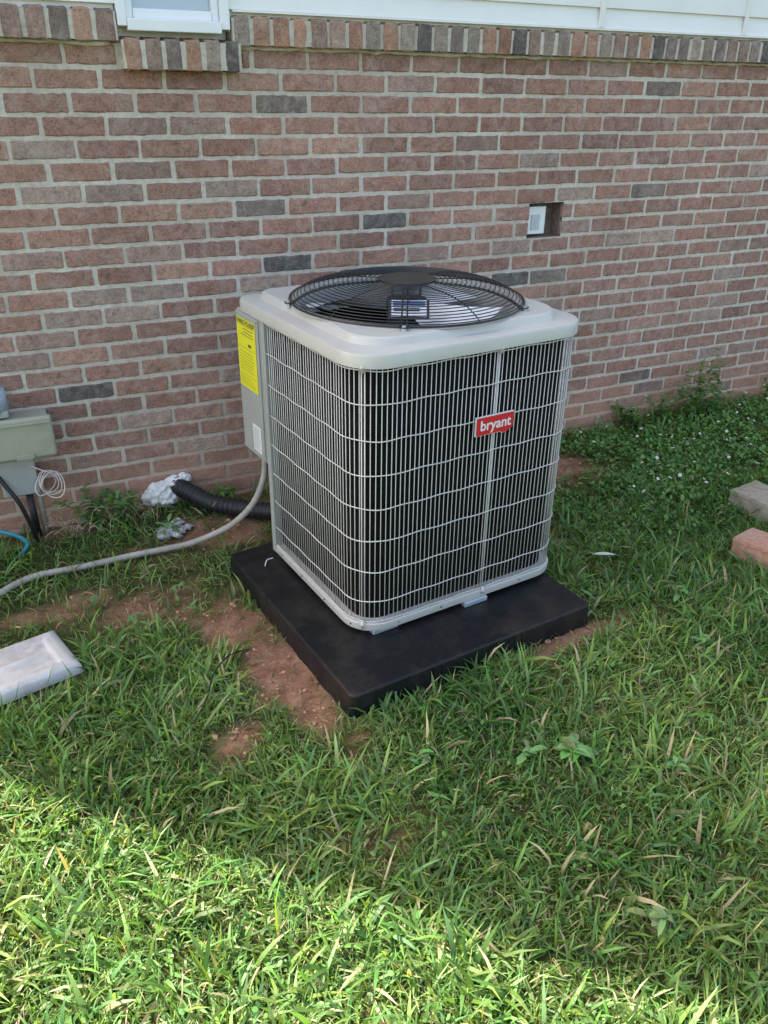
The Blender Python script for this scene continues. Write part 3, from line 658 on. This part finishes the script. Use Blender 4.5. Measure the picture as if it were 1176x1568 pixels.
# ------------------------------------------------------------------ electrical box
eb=empty('electrical_service_box')
box('box_body',(-.30,.068,.0,.095,.335,.492),M_tan,eb,W,.008,3); box('box_lid',(-.31,.078,.0955,.125,.350,.502),M_tan,eb,W,.010,3)
box('box_hinge_strip',(-.30,.070,.1255,.130,.478,.486),M_tan,eb,W,.002); box('box_lip',(-.06,.0,.1255,.135,.352,.372),M_tan,eb,W,.003)
box('lower_housing',(-.13,-.005,.0,.085,.195,.3345),M_beige2,eb,W,.006,3); box('upper_cabinet',(-.34,-.055,.0,.10,.503,.53),M_beige2,eb,W,.006)
mb=MB(); v,f=tube_vf([W(-.12,.05,.53),W(-.12,.05,.60)],[.072,.066],28); mb.add(v,f); mb.obj('meter_glass',M_glass,eb,True)
v,f=tube_vf([W(-.045,.045,.196),W(-.043,.045,-.02)],.013,12); mesh_obj('down_conduit',v,f,M_rubber,eb,True)
v,f=tube_vf([W(-.015,.03,.33),W(-.013,.03,-.02)],.009,12); mesh_obj('grey_down_pipe',v,f,M_conduit,eb,True)
v,f=tube_vf(spline([W(-.16,.06,.33),W(-.12,.10,.26),W(-.085,.12,.19),W(-.06,.11,.08),W(-.05,.08,-.01)],10),.008,8); mesh_obj('black_cable',v,f,M_rubber,eb,True)
v,f=tube_vf(spline([W(-.20,.1,.09),W(-.12,.15,.075),W(-.085,.17,.04),W(-.12,.18,.0)],10),.008,8); mesh_obj('teal_tube',v,f,M_teal,eb,True)
mb=MB()
for k in range(4):
    r=.036+.004*k; c=(.024+.006*k,.10+.006*k,.245-.004*k)
    v,f=tube_vf([W(c[0]+r*.8*math.cos(t),c[1]+.012*math.sin(2*t+k),c[2]+r*1.1*math.sin(t)) for t in np.linspace(0,2*math.pi,33)[:-1]],.0020,6,True); mb.add(v,f)
v,f=tube_vf(spline([W(-.02,.09,.31),W(.0,.10,.30),W(.03,.11,.285)],6),.0022,6); mb.add(v,f)
v,f=tube_vf(spline([W(.0,.10,.27),W(-.02,.11,.23),W(-.01,.12,.20),W(.03,.11,.205)],6),.0022,6); mb.add(v,f)
mb.obj('coiled_wire',M_wirew,eb,True)
# ------------------------------------------------------------------ white plastic cover on the lawn
cov=empty('plastic_cover_plate')
A,B_,C_,D_=[np.array(q) for q in ((.212,2.285),(.248,2.062),(-.035,2.020),(-.065,2.250))]
def bil(u,v): return A*(1-u)*(1-v)+B_*u*(1-v)+C_*u*v+D_*(1-u)*v
nu=48; vs=[];fs=[]
for i in range(nu+1):
    for j in range(nu+1):
        u,v=i/nu,j/nu; e=min(u,1-u,v,1-v); p=bil(u,v); z=.024+.018*min(1,e/.09)**.6
        if e<1e-6: z=.004
        if .17<u<.83 and .17<v<.83: z-=.007*min(1,min(u-.17,.83-u,v-.17,.83-v)/.03)
        z+=.009*math.exp(-(((u-.5)/.06)**2+((v-.5)/.2)**2)**2)+.007*math.exp(-(((u-.3)/.04)**2+((v-.3)/.07)**2)**2)
        vs.append((p[0],p[1],z))
for i in range(nu):
    for j in range(nu): a=i*(nu+1)+j; fs.append((a,a+1,a+nu+2,a+nu+1))
mesh_obj('cover_shell',vs,fs,M_cover,cov,True)
# ------------------------------------------------------------------ loose bricks
def rough_block(name,c,size,rot,mat):
    bm=bmesh.new(); bmesh.ops.create_cube(bm,size=1); bmesh.ops.scale(bm,vec=size,verts=bm.verts)
    bmesh.ops.bevel(bm,geom=bm.edges[:],offset=.006,segments=2,affect='EDGES'); bmesh.ops.subdivide_edges(bm,edges=bm.edges[:],cuts=5,use_grid_fill=True)
    for v in bm.verts: v.co+=v.co.normalized()*.006*noise.noise(v.co*30+Vector(c)*5)
    me=D.meshes.new(name); bm.to_mesh(me); bm.free(); me.materials.append(mat); o=link(D.objects.new(name,me)); o.location=c; o.rotation_euler=rot; return o
rough_block('concrete_paver',(2.90,1.69,.042),(.18,.24,.080),(.02,.0,.05),M_paver)
rough_block('loose_brick',(2.565,1.435,.040),(.15,.23,.078),(-.02,.03,.16),M_redbrick)
mb=MB(); leaf_blade(mb,(1.975,1.745,.05),-.55,.085,.022,.05,(.8,.76,.65),.1); mb.obj('dry_leaf',M_leaf)
# ------------------------------------------------------------------ light
el=math.radians(47); az=(-.63,.78)
l=math.hypot(*az); sd=Vector((az[0]/l*math.cos(el),az[1]/l*math.cos(el),math.sin(el)))
su=D.lights.new('sun','SUN'); su.energy=17.0; su.angle=math.radians(.6); su.color=(1,.95,.82); so=D.objects.new('sun',su); link(so)
so.rotation_euler=(-sd).to_track_quat('-Z','Y').to_euler(); so.location=(0,0,8)
w=D.worlds.new('World'); SC.world=w; w.use_nodes=True; nt=w.node_tree; bg=nt.nodes['Background']
sk=nt.nodes.new('ShaderNodeTexSky'); sk.sky_type='NISHITA'; sk.sun_disc=False; sk.sun_elevation=el; sk.sun_rotation=math.atan2(az[0],az[1])%(2*math.pi)
sk.air_density=1.0; sk.dust_density=4.0; sk.ozone_density=1.0
mx=nt.nodes.new('ShaderNodeMix'); mx.data_type='RGBA'; mx.blend_type='MULTIPLY'; mx.inputs[0].default_value=1; mx.inputs[7].default_value=(1.07,1.0,.91,1)
nt.links.new(sk.outputs[0],mx.inputs[6]); nt.links.new(mx.outputs[2],bg.inputs[0]); bg.inputs[1].default_value=.57
SC.view_settings.view_transform='Standard'; SC.view_settings.look='None'; SC.view_settings.exposure=0
# ------------------------------------------------------------------ camera
pi_,ya,ro,H=.4821,.5550,.0131,1.5334
fw=Vector((math.sin(ya)*math.cos(pi_),math.cos(ya)*math.cos(pi_),-math.sin(pi_))); r=Vector((math.cos(ya),-math.sin(ya),0)); u=r.cross(fw)
r2=r*math.cos(ro)+u*math.sin(ro); u2=-r*math.sin(ro)+u*math.cos(ro)
cd=D.cameras.new('camera'); co=D.objects.new('camera',cd); link(co)
Mx=Matrix((( r2.x,u2.x,-fw.x,0),(r2.y,u2.y,-fw.y,0),(r2.z,u2.z,-fw.z,H),(0,0,0,1))); co.matrix_world=Mx
cd.sensor_fit='VERTICAL'; cd.sensor_height=36; cd.lens=1233.2/1568*36; cd.clip_end=1000; cd.clip_start=.02
SC.camera=co
